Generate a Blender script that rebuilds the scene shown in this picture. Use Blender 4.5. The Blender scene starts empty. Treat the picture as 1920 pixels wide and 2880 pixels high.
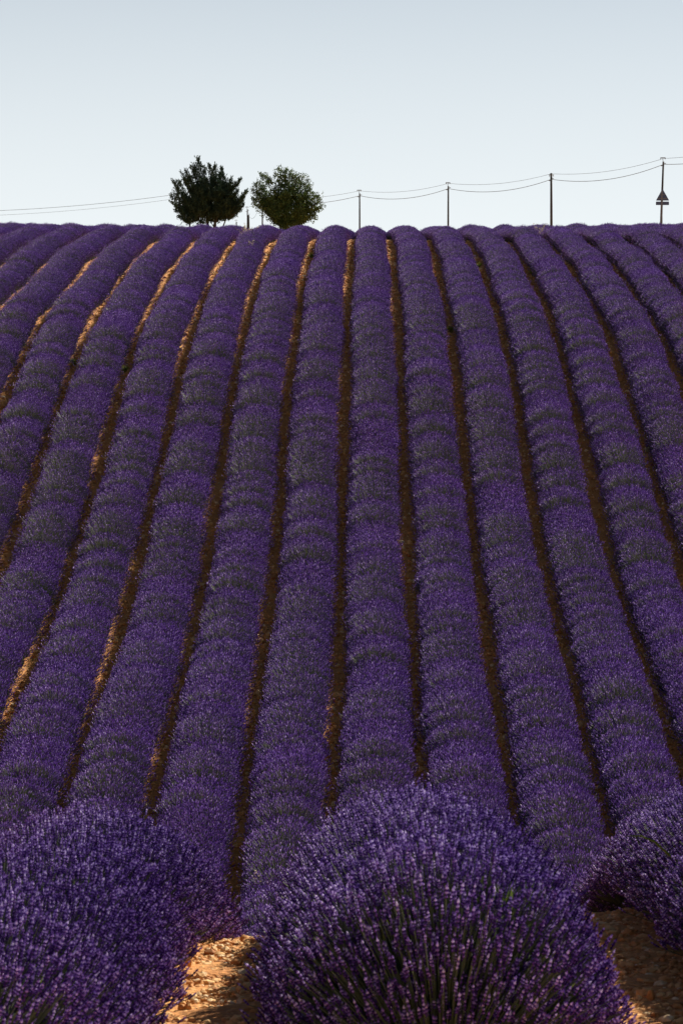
import bpy, math, random
import numpy as np
from mathutils import Vector, Matrix, noise

R = math.radians
rng = np.random.default_rng(11)
random.seed(11)
scene = bpy.context.scene
col = scene.collection

# ------------------------------------------------------------------ camera
F_PX, HZ, VX = 9000.0, 1700.0, 1028.0          # focal length, eye-level row, row vanishing column (photo pixels)
EYE = 1.66
cam_data = bpy.data.cameras.new("camera")
cam = bpy.data.objects.new("camera", cam_data)
col.objects.link(cam)
cam_data.sensor_fit = 'VERTICAL'
cam_data.sensor_height = 36.0
cam_data.lens = F_PX / 2880 * 36.0
cam_data.clip_start = 0.5
cam_data.clip_end = 9000
PITCH = math.atan((HZ - 1440) / F_PX)
YAW = math.atan((VX - 960) / F_PX)
cam.location = (0, 0, EYE)
cam.rotation_euler = (math.pi / 2 + PITCH, 0, YAW)
cam_data.dof.use_dof = True
cam_data.dof.focus_distance = 72
cam_data.dof.aperture_fstop = 18
scene.camera = cam

# ------------------------------------------------------------------ sky and sun
SUN_EL, SUN_AZ = 42.0, 42.0                     # azimuth measured from +Y towards +X
world = bpy.data.worlds.new("World")
scene.world = world
world.use_nodes = True
wn, wl = world.node_tree.nodes, world.node_tree.links
wn.clear()
wo = wn.new("ShaderNodeOutputWorld")
bg = wn.new("ShaderNodeBackground")
sky = wn.new("ShaderNodeTexSky")
sky.sky_type = 'NISHITA'
sky.sun_disc = False
sky.sun_elevation = R(SUN_EL)
sky.sun_rotation = R(SUN_AZ)
sky.altitude = 600
sky.air_density = 0.5
sky.dust_density = 0.4
sky.ozone_density = 1.0
bg.inputs["Strength"].default_value = 0.05
sat = wn.new("ShaderNodeHueSaturation")            # hazy summer sky: paler than clear air
sat.inputs["Saturation"].default_value = 0.9; sat.inputs["Hue"].default_value = 0.482
wl.new(sky.outputs[0], sat.inputs["Color"])
tcw = wn.new("ShaderNodeTexCoord"); sx = wn.new("ShaderNodeSeparateXYZ")
wl.new(tcw.outputs["Generated"], sx.inputs[0])
hz_ = wn.new("ShaderNodeMapRange"); hz_.interpolation_type = 'SMOOTHSTEP'   # white haze thickening towards the horizon, all round
hz_.inputs["From Min"].default_value = 0.345; hz_.inputs["From Max"].default_value = 0.06
hz_.inputs["To Min"].default_value = 0.0; hz_.inputs["To Max"].default_value = 1.0
wl.new(sx.outputs["Z"], hz_.inputs["Value"])
hm = wn.new("ShaderNodeMix"); hm.data_type = 'RGBA'
wl.new(hz_.outputs[0], hm.inputs[0]); wl.new(sat.outputs[0], hm.inputs[6])
hm.inputs[7].default_value = (11.4, 12.0, 12.1, 1)
wl.new(hm.outputs[2], bg.inputs[0])
wl.new(bg.outputs[0], wo.inputs[0])
sun_data = bpy.data.lights.new("sun", 'SUN')
sun_data.energy = 5.0
sun_data.angle = R(0.5)
sun_data.color = (1.0, 0.93, 0.80)
sun = bpy.data.objects.new("sun", sun_data)
col.objects.link(sun)
sd = Vector((math.sin(R(SUN_AZ)) * math.cos(R(SUN_EL)), math.cos(R(SUN_AZ)) * math.cos(R(SUN_EL)), math.sin(R(SUN_EL))))
sun.rotation_euler = sd.to_track_quat('Z', 'Y').to_euler()
scene.view_settings.view_transform = 'Standard'
scene.view_settings.look = 'None'
scene.view_settings.exposure = 0.70
scene.view_settings.gamma = 1.0
scene.view_settings.use_curve_mapping = False

# ------------------------------------------------------------------ helpers
def tag(o, label=None, cat=None, group=None, kind=None):
    if label: o["label"] = label
    if cat: o["category"] = cat
    if group: o["group"] = group
    if kind: o["kind"] = kind
    return o

def empty(name, loc, label=None, cat=None, group=None):
    o = bpy.data.objects.new(name, None)
    col.objects.link(o)
    o.location = loc
    o.empty_display_size = 0.2
    return tag(o, label, cat, group)

def np_mesh(name, V, T, mats, mat_idx=None, attrs=None, smooth=False):
    """mesh from vertex array and triangle array"""
    V = np.asarray(V, dtype=np.float32); T = np.asarray(T, dtype=np.int32)
    me = bpy.data.meshes.new(name)
    me.vertices.add(len(V)); me.vertices.foreach_set("co", V.ravel())
    n = len(T)
    me.loops.add(n * 3); me.loops.foreach_set("vertex_index", T.ravel())
    me.polygons.add(n)
    me.polygons.foreach_set("loop_start", np.arange(n, dtype=np.int32) * 3)
    try:
        me.polygons.foreach_set("loop_total", np.full(n, 3, dtype=np.int32))
    except Exception:
        pass
    for m in mats: me.materials.append(m)
    if mat_idx is not None:
        me.polygons.foreach_set("material_index", np.asarray(mat_idx, dtype=np.int32))
    me.polygons.foreach_set("use_smooth", np.full(n, smooth, dtype=bool))
    for k, a in (attrs or {}).items():
        at = me.attributes.new(k, 'FLOAT', 'POINT')
        at.data.foreach_set("value", np.asarray(a, dtype=np.float32))
    me.update(calc_edges=True)
    return me

def link(name, me, parent=None, loc=None):
    o = bpy.data.objects.new(name, me)
    col.objects.link(o)
    if loc is not None: o.location = loc
    if parent is not None: o.parent = parent
    return o

class Geo:
    """collects triangles"""
    def __init__(s): s.V = []; s.T = []; s.M = []; s.A = []; s.n = 0
    def add(s, V, T, m=0, a=0.5):
        V = np.asarray(V, float).reshape(-1, 3); T = np.asarray(T, int).reshape(-1, 3)
        s.V.append(V); s.T.append(T + s.n); s.M.append(np.full(len(T), m))
        s.A.append(np.broadcast_to(np.asarray(a, float), (len(V),)).copy()); s.n += len(V)
    def mesh(s, name, mats, smooth=False):
        return np_mesh(name, np.concatenate(s.V), np.concatenate(s.T), mats, np.concatenate(s.M), {"tint": np.concatenate(s.A)}, smooth)
    def tube(s, pts, radii, sides=6, m=0, a=0.5, cap=True):
        pts = [Vector(p) for p in pts]; n = len(pts)
        V = []
        for i, p in enumerate(pts):
            t = (pts[min(i + 1, n - 1)] - pts[max(i - 1, 0)]).normalized()
            u = t.cross(Vector((0.13, 0.97, 0.21))).normalized(); w = t.cross(u)
            r = radii[i] if hasattr(radii, "__len__") else radii
            for k in range(sides):
                an = 2 * math.pi * k / sides
                V.append(p + (u * math.cos(an) + w * math.sin(an)) * r)
        T = []
        for i in range(n - 1):
            for k in range(sides):
                b, c = i * sides + k, i * sides + (k + 1) % sides
                T += [(b, c, c + sides), (b, c + sides, b + sides)]
        if cap:
            for base, flip in ((0, 1), ((n - 1) * sides, 0)):
                for k in range(1, sides - 1):
                    T.append((base, base + k + 1, base + k) if flip else (base, base + k, base + k + 1))
        s.add([tuple(v) for v in V], T, m, a)
    def box(s, c, d, m=0, rot=None, a=0.5):
        c = Vector(c); V = []
        for x in (-.5, .5):
            for y in (-.5, .5):
                for z in (-.5, .5):
                    v = Vector((x * d[0], y * d[1], z * d[2]))
                    if rot: v = rot @ v
                    V.append(tuple(c + v))
        Q = [(0, 1, 3, 2), (4, 6, 7, 5), (0, 4, 5, 1), (2, 3, 7, 6), (0, 2, 6, 4), (1, 5, 7, 3)]
        T = []
        for q in Q: T += [(q[0], q[1], q[2]), (q[0], q[2], q[3])]
        s.add(V, T, m, a)
    def prism(s, pts2, y0, y1, m=0, a=0.5):
        """polygon given in x,z extruded from y0 to y1 (convex, anticlockwise)"""
        n = len(pts2)
        V = [(x, y0, z) for x, z in pts2] + [(x, y1, z) for x, z in pts2]
        T = []
        for k in range(1, n - 1):
            T.append((0, k, k + 1)); T.append((n, n + k + 1, n + k))
        for k in range(n):
            b = (k + 1) % n
            T += [(k, n + b, b), (k, n + k, n + b)]
        s.add(V, T, m, a)

def frames(D, spin):
    """orthonormal frames whose third axis is D"""
    D = D / np.linalg.norm(D, axis=1, keepdims=True)
    ref = np.where(np.abs(D[:, 2:3]) < 0.9, np.array([[0, 0, 1.0]]), np.array([[1.0, 0, 0]]))
    U = np.cross(ref, D); U /= np.linalg.norm(U, axis=1, keepdims=True)
    W = np.cross(D, U)
    c, s = np.cos(spin)[:, None], np.sin(spin)[:, None]
    return U * c + W * s, -U * s + W * c, D

def scatter(TV, TT, P, D, spin, S):
    """copies of template (TV, TT) at P along D, scale S (n,3)"""
    U, W, D = frames(D, spin)
    n, m = len(P), len(TV)
    V = (P[:, None, :] + TV[None, :, 0:1] * S[:, None, 0:1] * U[:, None, :]
         + TV[None, :, 1:2] * S[:, None, 1:2] * W[:, None, :] + TV[None, :, 2:3] * S[:, None, 2:3] * D[:, None, :])
    T = TT[None] + (np.arange(n) * m)[:, None, None]
    return V.reshape(-1, 3), T.reshape(-1, 3)

# ------------------------------------------------------------------ materials
def mat(name):
    m = bpy.data.materials.new(name); m.use_nodes = True
    nt = m.node_tree
    return m, nt, nt.nodes["Principled BSDF"], nt.nodes["Material Output"]

def ramp(nt, src, stops):
    r = nt.nodes.new("ShaderNodeValToRGB")
    el = r.color_ramp.elements
    while len(el) < len(stops): el.new(0.5)
    for e, (p, c) in zip(el, stops):
        e.position = p; e.color = (*c, 1)
    nt.links.new(src, r.inputs[0])
    return r.outputs[0]

def leafy(name, stops, rough=0.6, trans=0.3, tcol=None, spec=0.3, objvar=0.0):
    """opaque + translucent leaf or petal, coloured by a per-piece random attribute"""
    m, nt, p, out = mat(name)
    at = nt.nodes.new("ShaderNodeAttribute"); at.attribute_name = "tint"
    c = ramp(nt, at.outputs["Fac"], stops)
    if objvar:
        oi = nt.nodes.new("ShaderNodeObjectInfo")
        hs = nt.nodes.new("ShaderNodeHueSaturation")
        mr = nt.nodes.new("ShaderNodeMapRange")
        mr.inputs["To Min"].default_value = 1 - objvar; mr.inputs["To Max"].default_value = 1 + objvar
        nt.links.new(oi.outputs["Random"], mr.inputs["Value"])
        nt.links.new(mr.outputs[0], hs.inputs["Value"])
        nt.links.new(c, hs.inputs["Color"]); c = hs.outputs[0]
    nt.links.new(c, p.inputs["Base Color"])
    p.inputs["Roughness"].default_value = rough
    p.inputs["Specular IOR Level"].default_value = spec
    if trans:
        tr = nt.nodes.new("ShaderNodeBsdfTranslucent")
        if tcol:
            mx = nt.nodes.new("ShaderNodeMix"); mx.data_type = 'RGBA'; mx.blend_type = 'MULTIPLY'
            mx.inputs[0].default_value = 1
            nt.links.new(c, mx.inputs[6]); mx.inputs[7].default_value = (*tcol, 1)
            nt.links.new(mx.outputs[2], tr.inputs[0])
        else:
            nt.links.new(c, tr.inputs[0])
        ms = nt.nodes.new("ShaderNodeMixShader"); ms.inputs[0].default_value = trans
        nt.links.new(p.outputs[0], ms.inputs[1]); nt.links.new(tr.outputs[0], ms.inputs[2])
        nt.links.new(ms.outputs[0], out.inputs[0])
    return m

M_FLOWER = leafy("lavender_flower", [(0.0, (0.030, 0.012, 0.085)), (0.4, (0.140, 0.050, 0.285)), (0.75, (0.40, 0.235, 0.66)), (1.0, (0.84, 0.74, 0.95))],
                 rough=0.6, trans=0.36, spec=0.15, objvar=0.07)
M_STEM = leafy("lavender_stem", [(0.0, (0.09, 0.11, 0.05)), (0.6, (0.21, 0.235, 0.14)), (1.0, (0.42, 0.43, 0.27))], rough=0.5, trans=0.25, spec=0.15, objvar=0.06)
M_LEAF = leafy("lavender_leaf", [(0.0, (0.030, 0.045, 0.018)), (0.6, (0.055, 0.085, 0.024)), (1.0, (0.17, 0.21, 0.035))], rough=0.75, trans=0.30, spec=0.1, objvar=0.15)

# ground: red-orange clay with stones in it
M_SOIL, nt, p, out = mat("soil")
tc = nt.nodes.new("ShaderNodeTexCoord")
n1 = nt.nodes.new("ShaderNodeTexNoise"); n1.inputs["Scale"].default_value = 1.3; n1.inputs["Detail"].default_value = 8
n2 = nt.nodes.new("ShaderNodeTexVoronoi"); n2.inputs["Scale"].default_value = 22; n2.inputs["Randomness"].default_value = 1
n3 = nt.nodes.new("ShaderNodeTexNoise"); n3.inputs["Scale"].default_value = 38; n3.inputs["Detail"].default_value = 6
for n in (n1, n2, n3): nt.links.new(tc.outputs["Object"], n.inputs["Vector"])
c1 = ramp(nt, n1.outputs["Fac"], [(0.3, (0.50, 0.20, 0.050)), (0.55, (0.66, 0.29, 0.080)), (0.75, (0.72, 0.38, 0.125))])
c2 = ramp(nt, n3.outputs["Fac"], [(0.35, (0.55, 0.50, 0.46)), (0.6, (1, 1, 1)), (0.75, (1.25, 1.25, 1.2))])
mx = nt.nodes.new("ShaderNodeMix"); mx.data_type = 'RGBA'; mx.blend_type = 'MULTIPLY'; mx.inputs[0].default_value = 0.8
nt.links.new(c1, mx.inputs[6]); nt.links.new(c2, mx.inputs[7]); nt.links.new(mx.outputs[2], p.inputs["Base Color"])
p.inputs["Roughness"].default_value = 0.95
b = nt.nodes.new("ShaderNodeBump"); b.inputs["Strength"].default_value = 0.8; b.inputs["Distance"].default_value = 0.02
nt.links.new(n3.outputs["Fac"], b.inputs["Height"])
b2 = nt.nodes.new("ShaderNodeBump"); b2.inputs["Strength"].default_value = 0.6; b2.inputs["Distance"].default_value = 0.02; b2.invert = True
nt.links.new(n2.outputs["Distance"], b2.inputs["Height"]); nt.links.new(b.outputs[0], b2.inputs["Normal"])
nt.links.new(b2.outputs[0], p.inputs["Normal"])

def stone_mat(name, stops):
    m, nt, p, out = mat(name)
    at = nt.nodes.new("ShaderNodeAttribute"); at.attribute_name = "tint"
    oi = nt.nodes.new("ShaderNodeObjectInfo")
    ad = nt.nodes.new("ShaderNodeMath"); ad.operation = 'ADD'
    nt.links.new(at.outputs["Fac"], ad.inputs[0])
    tcx = nt.nodes.new("ShaderNodeTexCoord")
    nn = nt.nodes.new("ShaderNodeTexNoise"); nn.inputs["Scale"].default_value = 45; nn.inputs["Detail"].default_value = 6
    nt.links.new(tcx.outputs["Object"], nn.inputs["Vector"])
    mr = nt.nodes.new("ShaderNodeMapRange"); mr.inputs["To Min"].default_value = -0.3; mr.inputs["To Max"].default_value = 0.3
    nt.links.new(nn.outputs["Fac"], mr.inputs["Value"]); nt.links.new(mr.outputs[0], ad.inputs[1])
    c = ramp(nt, ad.outputs[0], stops)
    nt.links.new(c, p.inputs["Base Color"]); p.inputs["Roughness"].default_value = 0.85
    bb = nt.nodes.new("ShaderNodeBump"); bb.inputs["Strength"].default_value = 0.6; bb.inputs["Distance"].default_value = 0.006
    nt.links.new(nn.outputs["Fac"], bb.inputs["Height"]); nt.links.new(bb.outputs[0], p.inputs["Normal"])
    return m
M_STONE = stone_mat("stone", [(0.0, (0.34, 0.125, 0.030)), (0.4, (0.62, 0.29, 0.085)), (0.75, (0.74, 0.45, 0.18)), (1.0, (0.80, 0.63, 0.40))])

def plain(name, c, rough=0.7, metal=0.0, var=0.25, scale=9):
    m, nt, p, out = mat(name)
    tcx = nt.nodes.new("ShaderNodeTexCoord")
    nn = nt.nodes.new("ShaderNodeTexNoise"); nn.inputs["Scale"].default_value = scale; nn.inputs["Detail"].default_value = 5
    nt.links.new(tcx.outputs["Object"], nn.inputs["Vector"])
    lo = tuple(v * (1 - var) for v in c); hi = tuple(min(1, v * (1 + var)) for v in c)
    nt.links.new(ramp(nt, nn.outputs["Fac"], [(0.3, lo), (0.7, hi)]), p.inputs["Base Color"])
    p.inputs["Roughness"].default_value = rough; p.inputs["Metallic"].default_value = metal
    return m
M_WOOD = plain("creosoted_wood", (0.040, 0.039, 0.040), 0.85)
M_CABLE = plain("cable", (0.03, 0.03, 0.032), 0.6)
M_METAL = plain("galvanised_metal", (0.16, 0.17, 0.18), 0.55, 0.5, 0.15)
M_SIGNBACK = plain("sign_back_metal", (0.055, 0.085, 0.17), 0.6, 0.1, 0.12)
M_BARK = plain("bark", (0.045, 0.040, 0.034), 0.9)
M_CONIFER = leafy("conifer_foliage", [(0.0, (0.016, 0.036, 0.022)), (0.7, (0.030, 0.062, 0.034)), (1.0, (0.055, 0.095, 0.040))], rough=0.7, trans=0.12)
M_BROAD = leafy("broad_foliage", [(0.0, (0.030, 0.055, 0.016)), (0.7, (0.068, 0.12, 0.028)), (1.0, (0.15, 0.21, 0.042))], rough=0.55, trans=0.25)
M_STRAW = leafy("dry_straw", [(0.0, (0.42, 0.32, 0.17)), (1.0, (0.66, 0.56, 0.38))], rough=0.7, trans=0.3)
M_WEED = leafy("weed_leaf", [(0.0, (0.06, 0.10, 0.015)), (1.0, (0.20, 0.23, 0.03))], rough=0.6, trans=0.35)

# ------------------------------------------------------------------ terrain
PROF = [(-3000, 0), (-40, 0), (0, 0), (16.3, 0), (18, -0.10), (22, -0.95), (30, -3.4), (38, -5.4), (46, -6.0), (52, -5.25), (57.9, -4.13), (60.9, -3.41),
        (64.3, -2.62), (67, -2.06), (69.5, -1.43), (76.1, -0.03), (83.1, 1.66), (89.5, 3.65), (95.9, 5.92), (103.2, 8.54),
        (114.9, 11.86), (132.8, 15.53), (150, 18.6), (160.4, 19.85), (172, 21.3), (185, 22.6), (198, 23.7), (215, 26.0), (250, 30.05), (265, 30.9), (281, 32.15),
        (296, 33.45), (330, 37.1), (420, 47.2), (520, 57.5), (700, 63), (4000, 66)]
PD = np.arange(-60, 1000, 0.25)
pz = np.interp(PD, [a for a, b in PROF], [b for a, b in PROF])
def gs(a, s):
    k = np.arange(-int(4 * s), int(4 * s) + 1); w = np.exp(-0.5 * (k / s) ** 2); w /= w.sum()
    return np.convolve(np.pad(a, len(k) // 2, mode='edge'), w, 'valid')
pz_s, pz_l = gs(pz, 3), gs(pz, 14)
bl = np.clip((PD - 20) / 20, 0, 1)
pz = pz_s * (1 - bl) + pz_l * bl
S_ROW, OFF = 1.8, 0.137
def base_z(x, d):
    x = np.asarray(x, float); d = np.asarray(d, float)
    z = np.interp(d, PD, pz)
    z = z + np.where(d > 940, (d - 940) * 0.0, 0)
    xc = np.clip(x, -30, 30)
    near = np.clip((45 - d) / 20, 0, 1)
    z = z + 0.07 * xc.clip(-6, 6) * near
    far = np.clip((d - 120) / 50, 0, 1)
    z = z + 0.0006 * xc * xc * far
    # furrow: soil heaped slightly under each row
    z = z + 0.035 * np.cos(2 * np.pi * (x / S_ROW - OFF)) * np.clip((205 - d) / 10, 0, 1) * np.clip((32 - np.abs(x)) / 3, 0, 1)
    # slow undulation along the slope
    z = z + 0.05 * np.sin(d / 3.1 + x * 0.35) * np.clip((d - 50) / 15, 0, 1) + 0.04 * np.sin(d / 1.7 - x * 0.8) * np.clip((d - 50) / 15, 0, 1)
    return z

MC = cam.rotation_euler.to_matrix()
def ray(px, py):
    return (MC @ Vector(((px - 960) / F_PX, -(py - 1440) / F_PX, -1))).normalized()
def at_depth(px, py, d):
    r = ray(px, py)
    return Vector((0, 0, EYE)) + r * (d / r.y)
def on_ground(px, py, d0=5.0, d1=260.0):
    r = ray(px, py)
    ds = np.arange(d0, d1, 0.02)
    X = r.x / r.y * ds; Z = EYE + r.z / r.y * ds
    below = np.nonzero(Z <= base_z(X, ds))[0]
    d = ds[below[0]] if len(below) else d1
    return Vector((r.x / r.y * d, d, EYE + r.z / r.y * d))
def gz(x, d): return float(base_z(x, d))

def seq(*parts): return np.unique(np.round(np.concatenate([np.arange(a, b, s) for a, b, s in parts]), 3))
gx = np.concatenate([[-4000, -1500, -600, -250, -120, -70, -45], seq((-33, -3, .3), (-3, 3, .12), (3, 31, .3)), [45, 70, 120, 250, 600, 1500, 4000]])
gy = np.concatenate([[-3000, -800, -200, -60, -20, -8], seq((0, 10, 1), (10, 20, .12), (20, 52, 1), (52, 200, .4), (200, 340, 4), (340, 720, 20)), [800, 900, 1500, 4000]])
GX, GY = np.meshgrid(gx, gy)
GZ = base_z(GX, np.clip(GY, -60, 990))
nz = np.zeros_like(GZ)
for i in range(GY.shape[0]):
    if 8 < gy[i] < 205:
        for j in range(GX.shape[1]):
            if -33 < gx[j] < 31:
                v = Vector((gx[j], gy[i], 0))
                nz[i, j] = noise.noise(v * 2.3) * 0.025 + noise.noise(v * 6.1) * 0.014
GZ = GZ + nz
ny, nx = GX.shape
idx = np.arange(ny * nx).reshape(ny, nx)
a, b_, c, d_ = idx[:-1, :-1].ravel(), idx[:-1, 1:].ravel(), idx[1:, 1:].ravel(), idx[1:, :-1].ravel()
gm = np_mesh("ground", np.stack([GX.ravel(), GY.ravel(), GZ.ravel()], 1), np.concatenate([np.stack([a, b_, c], 1), np.stack([a, c, d_], 1)]), [M_SOIL], smooth=True)
ground = link("ground", gm)
tag(ground, kind="structure")
ground["label"] = "stony orange clay field rising to the skyline"

# ------------------------------------------------------------------ lavender plants
def head_template(rings, sides):
    V, A, T = [], [], []
    for i, (t, r, a) in enumerate(rings):
        for k in range(sides):
            an = 2 * math.pi * (k + 0.5 * (i % 2)) / sides
            V.append((r * math.cos(an), r * math.sin(an), t)); A.append(a)
    tip = len(V); V.append((0, 0, 1.0)); A.append(0.35)
    n = len(rings)
    for i in range(n - 1):
        for k in range(sides):
            b0, b1 = i * sides + k, i * sides + (k + 1) % sides
            T += [(b0, b1, b1 + sides), (b0, b1 + sides, b0 + sides)]
    for k in range(sides): T.append(((n - 1) * sides + k, (n - 1) * sides + (k + 1) % sides, tip))
    return np.array(V, float), np.array(T, int), np.array(A, float)
HEAD_NEAR = head_template([(0.0, .35, .05), (.12, 1.0, .50), (.26, .45, .0), (.42, 1.1, .75), (.56, .5, .0), (.70, .95, 1.0), (.86, .45, .55)], 4)
HEAD_FAR = head_template([(0.0, .5, .3), (.35, 1.0, .6), (.72, .8, .65)], 3)
STEM_V = np.array([(math.cos(k * 2.0944), math.sin(k * 2.0944), z) for z in (0, 1) for k in range(3)])
STEM_T = np.array([t for k in range(3) for t in ((k, (k + 1) % 3, 3 + (k + 1) % 3), (k, 3 + (k + 1) % 3, 3 + k))])
LEAF_V = np.array([(0, 0, 0), (.5, 0.12, .45), (-.5, 0.12, .45), (0, 0, 1.0)])
LEAF_T = np.array([(0, 1, 2), (1, 3, 2)])

import bmesh
def ico(sub):
    bm = bmesh.new(); bmesh.ops.create_icosphere(bm, subdivisions=sub, radius=1)
    V = np.array([v.co[:] for v in bm.verts]); T = np.array([[v.index for v in f.verts] for f in bm.faces])
    bm.free(); return V, T
ICO = {k: ico(k) for k in (1, 2, 3)}

def lavender_mesh(name, seed, n_heads, head, near, a=0.74, b=0.62, h=0.80, bare=0):
    r = np.random.default_rng(seed)
    g = Geo()
    q = .78 if near else .74
    # leafy mound in the middle of the plant
    V, T = ICO[2]
    V = V.copy()
    dis = np.array([1 + (.12 if near else .18) * noise.noise(Vector(v) * 2.2 + Vector((seed * 3.1, 0, 0))) for v in V])
    V = V * dis[:, None] * np.array([a * q, b * (q if near else .9), h * (q - .04)]) + np.array([0, 0, 0.04])
    g.add(V, T, 2, 0.0)  # darkest leaf tone: shade between the spikes is put into the colour
    # leaves
    nl = 420 if near else 200
    ct = r.uniform(0.02, 1, nl); ph = r.uniform(0, 2 * np.pi, nl); st = np.sqrt(1 - ct ** 2)
    Dl = np.stack([st * np.cos(ph), st * np.sin(ph), ct], 1)
    P = Dl * np.array([a * .74, b * .72, h * .68]) + np.array([0, 0, .04])
    ax = Dl + r.normal(0, .35, (nl, 3)) + np.array([0, 0, .5])
    L = r.uniform(.07, .17, nl); W = r.uniform(.010, .018, nl)
    lv, lt = scatter(LEAF_V, LEAF_T, P, ax, r.uniform(0, 6.3, nl), np.stack([W, W, L], 1))
    g.add(lv, lt, 2, np.repeat(r.uniform(.2, 1, nl), len(LEAF_V)))
    # flower stems fanning from the middle
    n = n_heads
    ct = r.uniform(0.0, 1, n) ** (1.15 if near else .95); ph = r.uniform(0, 2 * np.pi, n); st = np.sqrt(1 - ct ** 2)
    D = np.stack([st * np.cos(ph), st * np.sin(ph), ct], 1)
    lumps = np.array([noise.noise(Vector(v) * 2.6 + Vector((0, seed * 1.7, 0))) for v in D])
    ln = np.where(r.random(n) < .42, r.uniform(.64, .9, n), np.where(r.random(n) < .04, r.uniform(1.04, 1.14, n), r.uniform(.84, 1.05, n))) * (1 + 0.09 * lumps)
    P = D * np.array([a, b, h - .16]) * ln[:, None]
    P[:, 2] += .13 - .05 * st
    if not near:  # plants grown together into a hedge: section domed across the row, nearly level along it
        an = np.where(r.random(n) < .75, r.uniform(-1.1, 1.1, n), r.uniform(-1.45, 1.45, n))
        yy = np.clip((r.uniform(-1, 1, n) + r.uniform(-.6, .6, n)) / 1.5, -1, 1)
        lumps = np.array([noise.noise(Vector((x_ * 1.3, y_ * 1.1, seed * 1.7))) for x_, y_ in zip(an, yy)])
        ln = r.uniform(.78, 1.07, n) * (1 + .02 * lumps)
        end = 1 - .05 * np.abs(yy) ** 2.5
        P = np.stack([a * np.sin(an) * ln * (1 - .05 * np.abs(yy) ** 2), b * yy + r.normal(0, .03, n), .09 + (h - .14) * np.cos(an) ** .9 * ln * end], 1)
        D = np.stack([np.sin(an), yy * .8, np.cos(an)], 1); st = np.abs(np.sin(an))
    for _h in range(bare):      # a patch where leaves show instead of flowers
        c0 = D[int(r.integers(n))]
        c0 = np.array([c0[0] * .6, c0[1], abs(c0[2]) + .3]); c0 /= np.linalg.norm(c0)
        dn = D / np.linalg.norm(D, axis=1, keepdims=True)
        rad = r.uniform(.13, .20) if near else r.uniform(.06, .12)
        inside = np.linalg.norm((dn - c0) * (np.array([.9, 1.1, 1]) if near else np.array([1.2, 1.2, 1])), axis=1) < rad
        lp, ld = P[inside], dn[inside]
        keep = ~(inside & (r.random(n) < (.6 if near else .7)))
        m = len(lp)
        if m:
            Lw = r.uniform(.012, .020, m)
            lv, lt = scatter(LEAF_V, LEAF_T, lp * np.array([.93, .97, .90]) - np.array([0, 0, .04]), ld + r.normal(0, .3, (m, 3)) + np.array([0, 0, .5]), r.uniform(0, 6.3, m), np.stack([Lw, Lw, r.uniform(.08, .15, m)], 1))
            g.add(lv, lt, 2, np.repeat(r.uniform(.5, 1, m), len(LEAF_V)))
        P, D, st = P[keep], D[keep], st[keep]; n = len(P)
    base = P * (np.array([.72, .94, .80]) if near else np.array([.52, .88, .50])) - np.array([0, 0, .06])
    ax = (P - base); ax /= np.linalg.norm(ax, axis=1, keepdims=True)
    L = np.linalg.norm(P - base, axis=1)
    sw = .0022 if near else .0027
    tint = r.uniform(0, .3 if near else .75, n)  # near stems toned darker to paint in the bush's shaded inside
    sv, stt = scatter(STEM_V, STEM_T, base, ax, r.uniform(0, 6.3, n), np.stack([np.full(n, sw), np.full(n, sw), L], 1))
    g.add(sv, stt, 1, np.repeat(tint, 6))
    hv, ht, ha = head
    hax = ax * .8 + np.array([0, 0, .45]) + r.normal(0, .12, (n, 3))
    hl = r.uniform(.035, .062, n) * (1.0 if near else 1.1); hw = r.uniform(.0050, .0076, n) * (1 if near else 1.12)
    vv, tt = scatter(hv, ht, P, hax, r.uniform(0, 6.3, n), np.stack([hw, hw, hl], 1))
    at = np.clip(np.repeat(r.normal(0, .24 if near else .18, n), len(hv)) + np.tile(ha, n) - (.10 if near else .03) + r.normal(0, .12, n * len(hv)), 0, 1)
    g.add(vv, tt, 0, at)
    return g.mesh(name, [M_FLOWER, M_STEM, M_LEAF])

NEAR = [lavender_mesh("lavender_plant", 100 + i, 7200, HEAD_NEAR, True, a=.69, b=0.70, h=.76, bare=(0, 2, 1, 2)[i]) for i in range(4)]
FAR = [lavender_mesh("lavender_plant", 200 + i, 1550, HEAD_FAR, False, b=0.78, h=.76, a=.735, bare=1) for i in range(8)]

GROUP_HILL = "lavender rows climbing the far hillside"
GROUP_NEAR = "out-of-focus lavender row ends in the foreground"
def lavender_row(j, d0, d1, meshes, pitch, label, group, scale=(0.92, 1.08), seedv=0):
    r = np.random.default_rng(1000 + j * 7 + seedv)
    x0 = S_ROW * (j + OFF) + ({-1: .12, 0: .05, 1: -.13}[j] if seedv else 0)
    root = empty("lavender_row", (x0, d0, gz(x0, d0)), label, "lavender row", group)
    d = d0; k = 0
    phw = r.uniform(0, 6.28)
    while d < d1:
        x = x0 + 0.035 * math.sin(d * .23 + phw) + r.normal(0, .018)
        o = bpy.data.objects.new("lavender_plant", meshes[int(r.integers(len(meshes)))])
        col.objects.link(o)
        o.parent = root
        s = r.uniform(*scale)
        if not seedv: s *= 1.02 - .14 * min(1, max(0, (d - 105) / 50)) + .05 * min(1, max(0, (78 - d) / 8))
        sl = (gz(x, d + .4) - gz(x, d - .4)) / .8
        o.location = (x - x0, d - d0, gz(x, d) - .02 - root.location.z)
        o.rotation_euler = (math.atan(sl), 0, r.normal(0, .25 if seedv else .06) + (math.pi if r.random() < .5 else 0))
        o.scale = (s * r.uniform(.97, 1.04) * (1 + (0 if seedv else .72 * min(1, max(0, (d - 173) / 12)))), s * r.uniform(.92, 1.1), s * (r.uniform(.97, 1.03) if seedv else 1 + .03 * noise.noise(Vector((d * .45, j * 3.7, 0))) + 0))
        d += pitch * (r.uniform(.8, 1.2) if seedv else r.uniform(.8, 1.2)); k += 1
    return root

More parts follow.
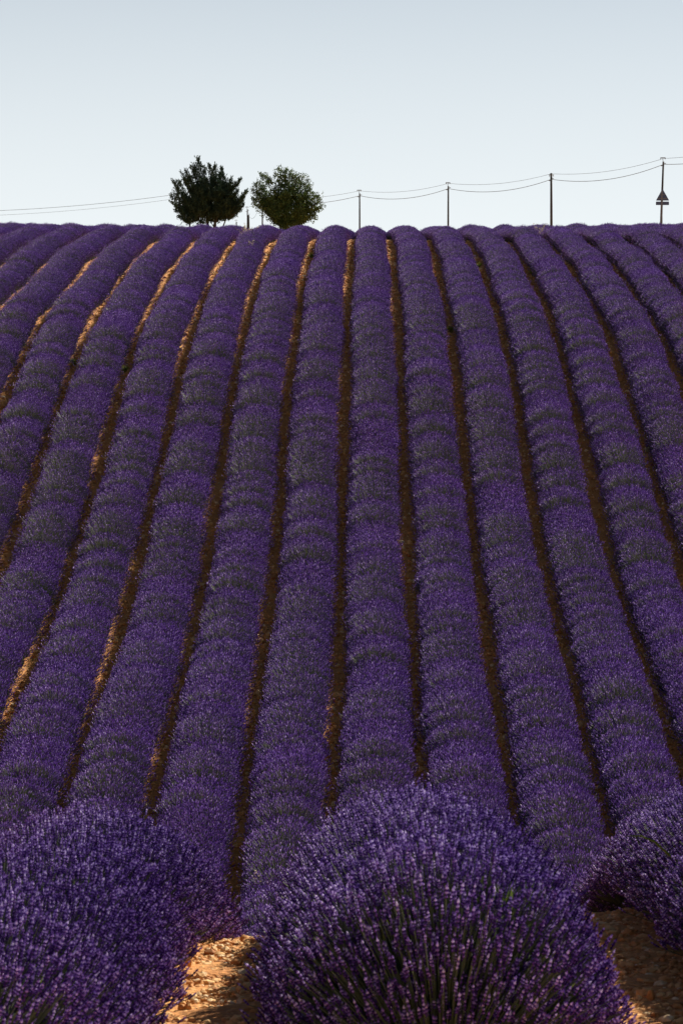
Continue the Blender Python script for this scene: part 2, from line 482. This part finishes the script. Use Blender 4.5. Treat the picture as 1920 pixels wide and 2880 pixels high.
HILL_LABELS = {
    -12: "hillside lavender row at the very upper left corner of the field",
    -11: "hillside lavender row second from the upper left corner of the field",
    -10: "hillside lavender row third from the upper left corner of the field",
    -9: "hillside lavender row fourth from the upper left corner of the field",
    -8: "second hillside lavender row to the left of the dark left tree",
    -7: "hillside lavender row meeting the skyline just left of the dark left tree",
    -6: "hillside lavender row meeting the skyline under the left edge of the dark left tree",
    -5: "hillside lavender row meeting the skyline at the trunks of the dark left tree",
    -4: "hillside lavender row meeting the skyline at the thick wooden post",
    -3: "hillside lavender row meeting the skyline at the foot of the greener right tree",
    -2: "hillside lavender row meeting the skyline under the right edge of the greener right tree",
    -1: "hillside lavender row meeting the skyline just left of the utility pole nearest the right tree",
    0: "hillside lavender row just right of the utility pole nearest the right tree",
    1: "second hillside lavender row right of the utility pole nearest the trees",
    2: "hillside lavender row just left of the second utility pole from the trees",
    3: "hillside lavender row meeting the skyline at the second utility pole from the trees",
    4: "hillside lavender row just right of the second utility pole from the trees",
    5: "hillside lavender row just left of the thick third utility pole",
    6: "hillside lavender row meeting the skyline at the thick third utility pole",
    7: "first hillside lavender row right of the thick third utility pole",
    8: "second hillside lavender row right of the thick third utility pole",
    9: "hillside lavender row at the upper right, just left of the triangular road sign",
    10: "hillside lavender row in the upper right corner, ending below the triangular road sign",
}
for j in range(-12, 11):
    x = S_ROW * (j + OFF)
    lim = (VX / F_PX if x < 0 else (1920 - VX) / F_PX)
    d0 = max(53.0, (abs(x) - 1.6) / lim)
    lavender_row(j, d0 + random.random() * .4, 200, FAR, 0.515, HILL_LABELS[j], GROUP_HILL, (.97, 1.03))
for j, lab in ((-1, "broad blurred foreground lavender row end filling the lower left corner"),
               (0, "large domed foreground lavender row end at bottom centre between two stony paths"),
               (1, "foreground lavender row end at the lower right edge, its shaded side over the right path")):
    lavender_row(j, (10.9, 11.7, 9.9)[j + 1], 23, NEAR, 0.42, lab, GROUP_NEAR, (0.78, 0.83) if j == 1 else (0.89, 0.93), 3)

# ------------------------------------------------------------------ stones
def stone_geo(seed, sub, w, dp, hh, rough=0.28):
    V, T = ICO[sub]
    V = V.copy()
    o = Vector((seed * 7.13, seed * 1.9, 0))
    dis = np.array([1 + rough * noise.noise(Vector(v) * 1.5 + o) + rough * .5 * noise.noise(Vector(v) * 3.3 + o) for v in V])
    V = V * dis[:, None]
    # chop a few facets
    r = np.random.default_rng(seed)
    for _ in range(6):
        n = r.normal(size=3); n /= np.linalg.norm(n); lim = r.uniform(.62, .88)
        dd = V @ n; V = V - np.outer(np.maximum(dd - lim, 0), n)
    return V * np.array([w / 2, dp / 2, hh / 2]), T

ST_GROUP = "loose stones on the foreground paths"
STONES = [  # px, py of the base middle, width px, height px, tint, label
    (626, 2604, 46, 28, .80, "pale rounded boulder at the top end of the left stony path"),
    (664, 2602, 36, 14, .10, "flat dark brown stone beside the pale boulder at the top of the left path"),
    (724, 2606, 20, 14, .60, "left one of two pale stones at the top right corner of the left path"),
    (744, 2605, 17, 14, .75, "right one of two pale stones at the top right corner of the left path"),
    (606, 2646, 26, 20, .25, "brown round stone at the left edge of the path below the pale boulder"),
    (645, 2646, 17, 13, .20, "small dark round stone in the middle of the upper left path"),
    (687, 2649, 26, 18, .15, "dark brown round stone on the right half of the upper left path"),
    (620, 2668, 24, 11, .95, "flat whitish flake of stone in the upper middle of the left path"),
    (527, 2724, 34, 44, .45, "upright orange standing stone at the left edge of the left path"),
    (667, 2722, 44, 24, .15, "long dark stone half in shade on the right side of the left path"),
    (484, 2736, 24, 20, .60, "orange stone below the upright standing stone, against the left lavender"),
    (494, 2758, 22, 14, .35, "dark fronted low stone above the pale slab on the left path"),
    (507, 2775, 38, 16, .95, "pale slab shaped stone at the left edge of the left path"),
    (558, 2776, 32, 18, .35, "dark wedge shaped stone right of the pale slab on the left path"),
    (538, 2781, 19, 12, .20, "small dark stone between the pale slab and the wedge shaped stone"),
    (517, 2804, 25, 22, .20, "dark rounded cobble below the pale slab on the left path"),
    (592, 2792, 15, 12, .25, "small dark pebble alone in the middle of the lower left path"),
    (511, 2846, 24, 18, .25, "left one of a pair of brown stones near the bottom of the left path"),
    (529, 2846, 24, 22, .45, "right one of a pair of brown stones near the bottom of the left path"),
    (545, 2829, 12, 9, .30, "tiny dark pebble above the pair of brown stones on the left path"),
    (541, 2876, 30, 12, .40, "flat stone cut by the bottom edge of the picture on the left path"),
    (582, 2716, 27, 9, .85, "thin pale flake lying between the standing stone and the long dark stone"),
    (1830, 2813, 27, 26, .35, "upright reddish stone standing in the shade of the right path"),
    (1875, 2876, 54, 18, 1.0, "large whitish slab at the bottom of the right path"),
    (1836, 2836, 36, 11, .60, "long grey flat stone below the upright stone on the right path"),
    (1750, 2742, 24, 13, .80, "pale stone beside the centre bush halfway down the right path"),
    (1807, 2766, 42, 15, .55, "long orange ridge shaped stone in the sunlit patch of the right path"),
    (1687, 2641, 30, 16, .50, "orange stone at the top of the right path against the centre bush"),
    (1697, 2622, 20, 10, .45, "flat stone at the very top of the right path, half in shade"),
    (1748, 2652, 21, 14, .35, "brown stone in the shade at the upper right of the right path"),
    (1794, 2812, 21, 12, .85, "pale stone next to the centre bush near the bottom of the right path"),
    (1815, 2741, 19, 12, .55, "orange stone under the shaded right lavender, above the ridge shaped stone"),
    (1771, 2721, 21, 10, .70, "pale rounded stone in the upper shaded part of the right path"),
]
for i, (px, py, w, h, t, lab) in enumerate(STONES):
    p_ = on_ground(px, py)
    k = p_.y / F_PX
    V, T = stone_geo(i + 3, 2, w * k, w * k * .85, h * k * 1.5, .25)
    g = Geo(); g.add(V, T, 0, np.clip(t * .8 + .1, 0, 1))
    me = g.mesh("stone", [M_STONE])
    o = link("stone", me, loc=(p_.x, p_.y, gz(p_.x, p_.y) + h * k * .42))
    o.rotation_euler = (random.uniform(-.15, .15), random.uniform(-.15, .15), random.uniform(-.4, .4))
    tag(o, lab, "stone", ST_GROUP)

# gravel in the foreground paths and in the furrows on the hill: uncountable
def gravel(name, label, spots, sizes, sub=1, flat=.6, seed=5):
    r = np.random.default_rng(seed)
    shapes = [stone_geo(40 + k + seed, sub, 1, 1, 1, .35) for k in range(6)]
    g = Geo()
    which = r.integers(6, size=len(spots))
    for k in range(6):
        m = which == k
        P, s = spots[m], sizes[m]; n = len(P)
        if not n: continue
        D = np.stack([r.normal(0, .2, n), r.normal(0, .2, n), np.ones(n)], 1)
        v, t = scatter(shapes[k][0], shapes[k][1], P, D, r.uniform(0, 6.3, n), np.stack([s, s * r.uniform(.6, 1, n), s * flat * r.uniform(.5, 1.1, n)], 1))
        g.add(v, t, 0, np.repeat(np.clip(r.normal(.5, .25, n), 0, 1), len(shapes[k][0])))
    o = link(name, g.mesh(name, [M_STONE]))
    tag(o, label, "gravel", None, "stuff")
r = np.random.default_rng(3)
pts, sz = [], []
for k in (-2, -1, 0, 1):
    n = 4600
    xg = S_ROW * (k + .5 + OFF) + r.normal(0, .26, n); dg = r.uniform(10.8, 19, n)
    pts.append(np.stack([xg, dg, base_z(xg, dg) + .003], 1)); sz.append(np.clip(r.lognormal(-3.75, .6, n), .008, .085))
gravel("path_gravel", "small orange stones and chips covering the foreground paths", np.concatenate(pts), np.concatenate(sz), 1, .65, 5)
pts, sz = [], []
for k in range(-14, 12):
    x0 = S_ROW * (k + .5 + OFF)
    lim = (VX / F_PX if x0 < 0 else (1920 - VX) / F_PX)
    d0 = max(54.0, (abs(x0) - 1.0) / lim)
    if d0 > 190: continue
    n = int((195 - d0) * 24)
    dg = r.uniform(d0, 195, n); xg = x0 + r.normal(0, .2, n)
    pts.append(np.stack([xg, dg, base_z(xg, dg) + .02], 1)); sz.append(np.clip(r.lognormal(-2.6, .5, n), .03, .22))
gravel("furrow_stones", "orange stones strewn along the furrows between the hillside rows", np.concatenate(pts), np.concatenate(sz), 1, .9, 6)

# ------------------------------------------------------------------ trees
def tree(base, name, label, tips, forks, leaf_kind, n_fill, seed, hull, mleaf):
    """tips: outline branch ends (x, z) in metres; forks: trunk base offsets and fork heights"""
    r = np.random.default_rng(seed)
    root = empty(name, base, label, "tree")
    # trunks
    tops = []
    for (bx, fx, fz, rad) in forks:
        g = Geo()
        dy = r.uniform(-.25, .25)
        pts = [(bx, 0, -.15), (bx + (fx - bx) * .35, dy * .3, fz * .35), (bx + (fx - bx) * .7, dy * .7, fz * .7), (fx, dy, fz)]
        g.tube(pts, [rad * 1.25, rad, rad * .85, rad * .7], 8)
        link("trunk", g.mesh("trunk", [M_BARK], True), root)
        tops.append(Vector((fx, dy, fz)))
    gb = Geo(); P, D, T_ = [], [], []
    ends = []
    cx, cz, rx, rz, ry = hull
    for (x, z) in tips: ends.append((Vector((cx + (x - cx) * .98, r.normal(0, .35), cz + (z - cz) * .98)), 1.0))
    for _ in range(n_fill):
        while True:
            v = r.uniform(-1, 1, 3)
            if .25 < np.linalg.norm(v) < 1: break
        ends.append((Vector((cx + v[0] * rx, v[1] * ry, cz + v[2] * rz)), .85))
    for e, wgt in ends:
        s = min(tops, key=lambda q: (q - e).length + .8 * abs(q.x - e.x))
        if e.z < s.z - .4: s = Vector((s.x * .8, s.y * .8, max(.5, e.z * .75)))
        mid = s.lerp(e, .5) + Vector((0, 0, -.10 * (e - s).length if leaf_kind == 'conifer' else .05))
        n = 6; pts = []
        for i in range(n + 1):
            t = i / n
            pts.append(s * (1 - t) ** 2 + mid * 2 * t * (1 - t) + e * t * t)
        gb.tube(pts, [max(.008, .045 * (1 - t / n) ** 1.2 + .006) for t in range(n + 1)], 4)
        ln = (e - s).length
        # foliage along the outer part of each branch
        con = leaf_kind == 'conifer'
        for _ in range(int((46 if con else 34) * (.6 + ln * .35))):
            t = r.uniform(.30, 1.0) ** .8
            i = min(n - 1, int(t * n)); f = t * n - i
            p_ = pts[i].lerp(pts[i + 1], f)
            tang = (pts[i + 1] - pts[i]).normalized()
            if con:
                sp = .20 * (1.08 - t) + .03
                q = p_ + Vector(r.normal(0, sp * .7, 3))
                tw = (tang * .9 + Vector((0, 0, .6)) + Vector(r.normal(0, .45, 3))).normalized() * r.uniform(.16, .34)
            else:
                sp = .24 * (1.1 - t) + .07
                q = p_ + Vector(r.normal(0, sp * .75, 3))
                tw = (tang * .4 + Vector(r.normal(0, .8, 3))).normalized() * r.uniform(.10, .24)
            if con and q.z < 1.45 + r.normal(0, .15) and abs(q.x + .15) < .95: continue
            tt = r.uniform(0, 1)
            for k_ in range(10):
                u = (k_ + .5) / 10
                wob = (.05 * (1.1 - u)) if con else .055
                P.append(q + tw * u + Vector(r.normal(0, wob, 3)))
                D.append(tw.normalized() * (1.0 if con else .5) + Vector(r.normal(0, .35 if con else .8, 3)))
                T_.append(min(1, max(0, tt + r.normal(0, .2))))
    link("branches", gb.mesh("branches", [M_BARK], True), root)
    P = np.array(P); D = np.array(D); n = len(P)
    if leaf_kind == 'conifer':
        w = r.uniform(.035, .06, n); S = np.stack([w, w, r.uniform(.09, .17, n)], 1)
    else:
        w = r.uniform(.06, .095, n); S = np.stack([w, w, r.uniform(.07, .11, n)], 1)
    v, t = scatter(LEAF_V, LEAF_T, P, D, r.uniform(0, 6.3, n), S)
    g = Geo(); g.add(v, t, 0, np.repeat(np.array(T_), 4))
    fo = link("foliage", g.mesh("foliage", [mleaf]), root)
    tag(fo, kind="stuff")
    return root

TD = 215.0
def zt(pts, ox, oy=735, sc=3.0154):
    k = TD / F_PX / sc
    return [((x - ox) * k, (oy - y) * k + BASE_DZ) for x, y in pts]
ZL = at_depth(440 + 480 / 3.0154, 400 + 735 / 3.0154, TD); BASE_DZ = ZL.z - gz(ZL.x, TD)
left_tips = zt([(345, 140), (320, 190), (300, 215), (375, 190), (445, 180), (410, 215), (500, 205), (480, 250), (555, 212), (540, 270), (255, 255), (285, 290), (215, 265), (225, 320), (190, 340),
                (142, 340), (165, 380), (122, 460), (150, 440), (120, 512), (160, 540), (165, 592), (195, 652), (235, 600), (265, 685), (310, 660), (345, 655), (570, 290), (590, 330), (650, 312), (630, 350),
                (714, 330), (690, 370), (768, 415), (765, 440), (740, 470), (700, 500), (750, 547), (715, 520), (680, 560), (690, 590), (640, 640), (600, 620), (555, 655), (520, 660), (440, 640), (400, 630), (660, 440), (690, 430)], 480)
tree((ZL.x, TD, gz(ZL.x, TD)), "conifer_tree", "dark feathery conifer with several thin trunks, left one of the two trees on the skyline", left_tips,
     [(.15, .15, 1.9, .085), (-.12, -.5, 2.2, .07), (-.25, -.95, 1.5, .055), (.25, .9, 1.6, .055), (-.05, .3, 2.8, .07)], 'conifer', 230, 5, (-.25, 2.7, 1.8, 1.5, 1.4), M_CONIFER)
ZR = at_depth(440 + 1100 / 3.0154, 400 + 735 / 3.0154, TD - 3); BASE_DZ = ZR.z - gz(ZR.x, TD - 3)
right_tips = zt([(1040, 210), (1010, 250), (1095, 225), (1140, 245), (1075, 260), (1170, 260), (1210, 280), (1250, 275), (1280, 300), (1295, 340), (1240, 330), (885, 270), (930, 285), (860, 310), (830, 340), (890, 340),
                 (820, 400), (850, 430), (815, 480), (820, 510), (870, 470), (880, 550), (940, 590), (900, 500), (990, 640), (1010, 690), (1330, 425), (1300, 390), (1380, 470), (1350, 450), (1395, 500), (1415, 535), (1370, 560),
                 (1330, 600), (1345, 640), (1290, 640), (1250, 670), (1210, 690), (1180, 710), (1130, 700), (1060, 700), (1030, 650), (960, 430), (1200, 600)], 1100)
tree((ZR.x, TD - 3, gz(ZR.x, TD - 3)), "broadleaf_tree", "rounder greener broadleaf tree, right one of the two trees on the skyline", right_tips,
     [(.0, .1, 1.5, .11), (-.05, -.55, 1.7, .08), (.08, .75, 1.7, .08), (0, .05, 2.6, .07)], 'broad', 110, 9, (.05, 2.45, 1.5, 1.45, 1.4), M_BROAD)

# ------------------------------------------------------------------ utility poles, cables, posts
POLES = [  # px, top py, depth, lean px, radius, rod, label
    (1864, 444, 250, 9, .085, True, "leaning wooden utility pole beside the triangular road sign at the far right"),
    (1549, 487, 265.3, 0, .105, False, "thick utility pole, second from the right, with no raised cross bar"),
    (1260, 514, 280.6, 1, .08, True, "thin utility pole with a top bar, third from the right"),
    (1011, 535, 295.9, 0, .08, True, "thin utility pole standing just right of the greener tree"),
]
POLE_GROUP = "utility poles along the ridge"
def pole(px, py, d, lean, rad, rod, label, bar=.40):
    top = at_depth(px, py, d)
    bx = top.x - lean * d / F_PX
    root = empty("utility_pole", (bx, d, gz(bx, d)), label, "utility pole", POLE_GROUP)
    t = top - root.location
    drop = .30 if rod else 0.0
    tt = Vector((t.x, 0, t.z - drop))
    g = Geo(); g.tube([(0, 0, -.3), tuple(tt * .5), tuple(tt)], [rad * 1.15, rad, rad * .85], 10)
    link("shaft", g.mesh("shaft", [M_WOOD], True), root)
    if rod:
        g = Geo(); g.tube([(tt.x - .02, -.06, tt.z - .25), (tt.x - .05, -.06, t.z)], .022, 6)
        link("top_rod", g.mesh("top_rod", [M_METAL]), root)
    zc = t.z if rod else t.z - .17
    g = Geo(); g.box((tt.x - .04 * rod, -.09 - rad * (not rod), zc), (bar, .05, .05))
    cb = link("crossbar", g.mesh("crossbar", [M_METAL]), root)
    for sx in (-1, 1):
        g = Geo(); x = tt.x - .04 * rod + sx * bar * .42
        g.tube([(x, -.09, zc - .03), (x, -.09, zc - .07), (x, -.09, zc - .12)], [.02, .04, .025], 8)
        link("insulator", g.mesh("insulator", [M_METAL], True), cb)
    g = Geo(); g.box((tt.x - .10, -.02, t.z - .62), (.22, .06, .06)); g.box((tt.x + .10, -.02, t.z - .44), (.2, .05, .05))
    link("cable_bracket", g.mesh("cable_bracket", [M_METAL]), root)
    return top
tops = [pole(*p) for p in POLES]
t738 = pole(738, 553, 330, 0, .08, True, "thin pole standing between the two trees, top hidden in the right tree")
t534 = pole(534, 540, 318, 0, .08, True, "thin pole almost wholly hidden behind the dark left tree")
t696 = pole(696, 582, 420, 0, .09, True, "far thin pole with a top bar rising behind the thick post between the trees", .38)
t665 = pole(665, 619, 520, 0, .10, True, "farthest pole, only its tip showing between the two trees", .38)
off = tops[0] + Vector((7.9, -15.3, -.5))

def catenary(name, label, pts, sag, rad, dz):
    g = Geo()
    line = []
    for i in range(len(pts) - 1):
        a_, b_ = Vector(pts[i]), Vector(pts[i + 1])
        a_ = a_ + Vector((0, -.07, dz)); b_ = b_ + Vector((0, -.07, dz))
        s = sag if not hasattr(sag, "__len__") else sag[i]
        n = 18
        for k in range(n + (i == len(pts) - 2)):
            t = k / n
            q = a_.lerp(b_, t); q.z -= 4 * s * t * (1 - t); line.append(q)
    o0 = line[0].copy()
    g.tube([q - o0 for q in line], rad, 5)
    tag(link(name, g.mesh(name, [M_CABLE]), loc=o0), label, "cable", "cables strung between the poles")
chain = [off] + tops + [t738]
catenary("overhead_cable", "thin upper cable strung between the tops of the right hand poles", chain, [.3, .42, .42, .4, .38, ][:5], .013, -.06)
catenary("overhead_cable", "thicker lower cable sagging between the right hand poles", chain, [.42, .62, .62, .58, .5][:5], .021, -.52)
lo = at_depth(-420, 590, 330)
catenary("overhead_cable", "upper cable running from the dark left tree to the left picture edge", [t534, lo], .85, .018, -.05)
catenary("overhead_cable", "fainter lower cable running from the dark left tree to the left picture edge", [t534 - Vector((0, 0, .42)), lo - Vector((0, 0, .5))], .85, .012, -.05)
# thick wooden post between the trees and its drooping cable
pd = 217.0
pt = at_depth(699, 605, pd); pb = at_depth(701, 642, pd)
g = Geo(); hb = gz(pb.x, pd)
g.tube([(pb.x - pt.x, 0, hb - pt.z - .3), (0, 0, 0)], [.065, .06], 8)
root = empty("wooden_post", (pt.x, pd, hb), "thick weathered wooden post between the two trees", "post")
po = link("shaft", g.mesh("shaft", [M_WOOD], True), root, (0, 0, pt.z - hb))
g = Geo(); g.tube([(0, 0, 0), (.02, 0, .06), (.05, 0, .09)], [.012, .012, .03], 6)
link("insulator", g.mesh("insulator", [M_METAL]), root, (.02, 0, pt.z - hb))
ce = at_depth(727, 585, pd)
g = Geo(); pts = []
for k in range(17):
    t = k / 16; q = pt.lerp(ce, t); q.z -= 4 * .42 * t * (1 - t) + .02; pts.append(q - pt)
g.tube(pts, .008, 5)
tag(link("drooping_cable", g.mesh("drooping_cable", [M_CABLE]), loc=pt), "slack cable looping from the thick post towards the right tree", "cable")

# ------------------------------------------------------------------ road sign, seen from behind
sdp = 244.0
sb = at_depth(1860, 624, sdp)
k = sdp / F_PX
hz = gz(sb.x, sdp)
root = empty("road_sign", (sb.x, sdp, hz), "triangular warning sign with a plate below it, seen from behind at the far right", "road sign")
def Z(py): return at_depth(1860, py, sdp).z - hz
g = Geo(); g.box((0, .0, (Z(535) - .2) / 2), (.085, .05, Z(535) + .2))
link("post", g.mesh("post", [M_METAL]), root)
cx, zb, zt_, hw = 2 * k, Z(564), Z(530.5), 18.8 * k
def rounded(poly, rr):
    out = []
    n = len(poly)
    for i in range(n):
        p0, p1, p2 = Vector(poly[i - 1]), Vector(poly[i]), Vector(poly[(i + 1) % n])
        for t in (0, .5, 1):
            a_ = p1 + (p0 - p1).normalized() * rr; c_ = p1 + (p2 - p1).normalized() * rr
            out.append(tuple(a_ * (1 - t) ** 2 + p1 * 2 * t * (1 - t) + c_ * t * t))
    return out
g = Geo(); g.prism(rounded([(cx - hw, zb), (cx + hw, zb), (cx, zt_)], .06), .030, .045)
pl = link("triangle_plate", g.mesh("triangle_plate", [M_SIGNBACK]), root)
g = Geo()
for zz, ww in ((zb + .16, .72), (zb + .46, .36)): g.box((cx, .022, zz), (ww, .018, .05))
link("stiffener", g.mesh("stiffener", [M_METAL]), pl)
g = Geo(); g.prism(rounded([(cx - hw, Z(576.6)), (cx + hw * .96, Z(576.6)), (cx + hw * .96, Z(566.8)), (cx - hw, Z(566.8))], .03), .030, .045)
link("lower_plate", g.mesh("lower_plate", [M_SIGNBACK]), root)

# ------------------------------------------------------------------ weeds and dry stalks
def stalks(name, base, label, cat, n, h, spread, m, seed, leafn=0, headsz=.05, group=None):
    r = np.random.default_rng(seed)
    root = empty(name, base, label, cat, group)
    g = Geo(); P, D, S, A = [], [], [], []
    for _ in range(n):
        dx, dy = r.normal(0, spread, 2); hh = h * r.uniform(.65, 1.05)
        g.tube([(dx * .15, dy * .15, -.05), (dx * .5, dy * .5, hh * .55), (dx, dy, hh)], [.006, .005, .003], 4, a=r.uniform(.2, .9))
        for _k in range(leafn):
            t = r.uniform(.45, 1.05); P.append((dx * t * t + r.normal(0, .03), dy * t * t + r.normal(0, .03), hh * t)); D.append(r.normal(0, .7, 3) + np.array([0, 0, .6]))
            S.append(headsz * r.uniform(.5, 1.2)); A.append(r.uniform(.2, 1))
    link("stalks", g.mesh("stalks", [m]), root)
    if P:
        S = np.array(S); v, t = scatter(LEAF_V, LEAF_T, np.array(P), np.array(D), r.uniform(0, 6.3, len(P)), np.stack([S * .45, S * .45, S], 1))
        g2 = Geo(); g2.add(v, t, 0, np.repeat(np.array(A), 4))
        tag(link("leaves", g2.mesh("leaves", [m]), root), kind="stuff")
def ground_at(px, d):
    q = at_depth(px, 700, d); return (q.x, d, gz(q.x, d))
stalks("dry_weed", ground_at(697, 148), "tall pale dried weed on the crest below the thick wooden post", "weed", 12, .98, .2, M_STRAW, 1, 26, .09, "dried weeds on the crest")
stalks("dry_weed", ground_at(707, 139), "short pale dried weed just below the tall one on the crest", "weed", 6, .86, .1, M_STRAW, 2, 18, .07, "dried weeds on the crest")
stalks("dry_weed", ground_at(1512, 160), "pale dried weed on the crest left of the thick utility pole", "weed", 8, .98, .18, M_STRAW, 3, 18, .08, "dried weeds on the crest")
stalks("dry_weed", ground_at(724, 58), "pale flowering stalk standing in the lavender just above the left path", "weed", 2, .88, .05, M_STRAW, 4, 26, .05)
for i, (px, py, lab) in enumerate(((1346, 756, "small yellow green weed in a furrow near the crest, right of the centre"), (1264, 938, "dark green weed in a furrow on the upper hill right of centre"),
                                   (352, 1048, "yellow weed in a furrow on the upper left hillside"), (208, 1030, "green weed beside a sunlit patch in a furrow at the left"),
                                   (1500, 780, "low green weed in the shade of a furrow at the upper right"), (875, 728, "tiny green weed in a sunlit furrow under the right tree"))):
    q = on_ground(px, py, 50)
    stalks("weed", tuple(q), lab, "weed", 14, .22, .14, M_WEED, 20 + i, 6, .10, "green weeds in the furrows")
# long grass blades in the foreground lavender
for i, (px, py, d, lean, lab) in enumerate(((1800, 2350, 14.6, -.22, "long pale grass blade arching out of the right foreground lavender"),
                                            (795, 2742, 13.2, -.2, "yellow green grass blade sticking out of the left side of the centre bush"),
                                            (1182, 2760, 12.3, .05, "yellow green leaf blade in the lower middle of the centre bush"))):
    q = at_depth(px, py, d)
    g = Geo(); z0 = gz(q.x, d) - q.z
    g.tube([(-lean, .05, -.16), (-lean * .6, .02, -.09), (-lean * .3, 0, -.03), (0, -.02, 0), (lean * .3, -.03, .0)], [.004, .006, .006, .005, .001], 4, a=.9)
    tag(link("grass_blade", g.mesh("grass_blade", [M_WEED]), loc=q), lab, "grass blade")
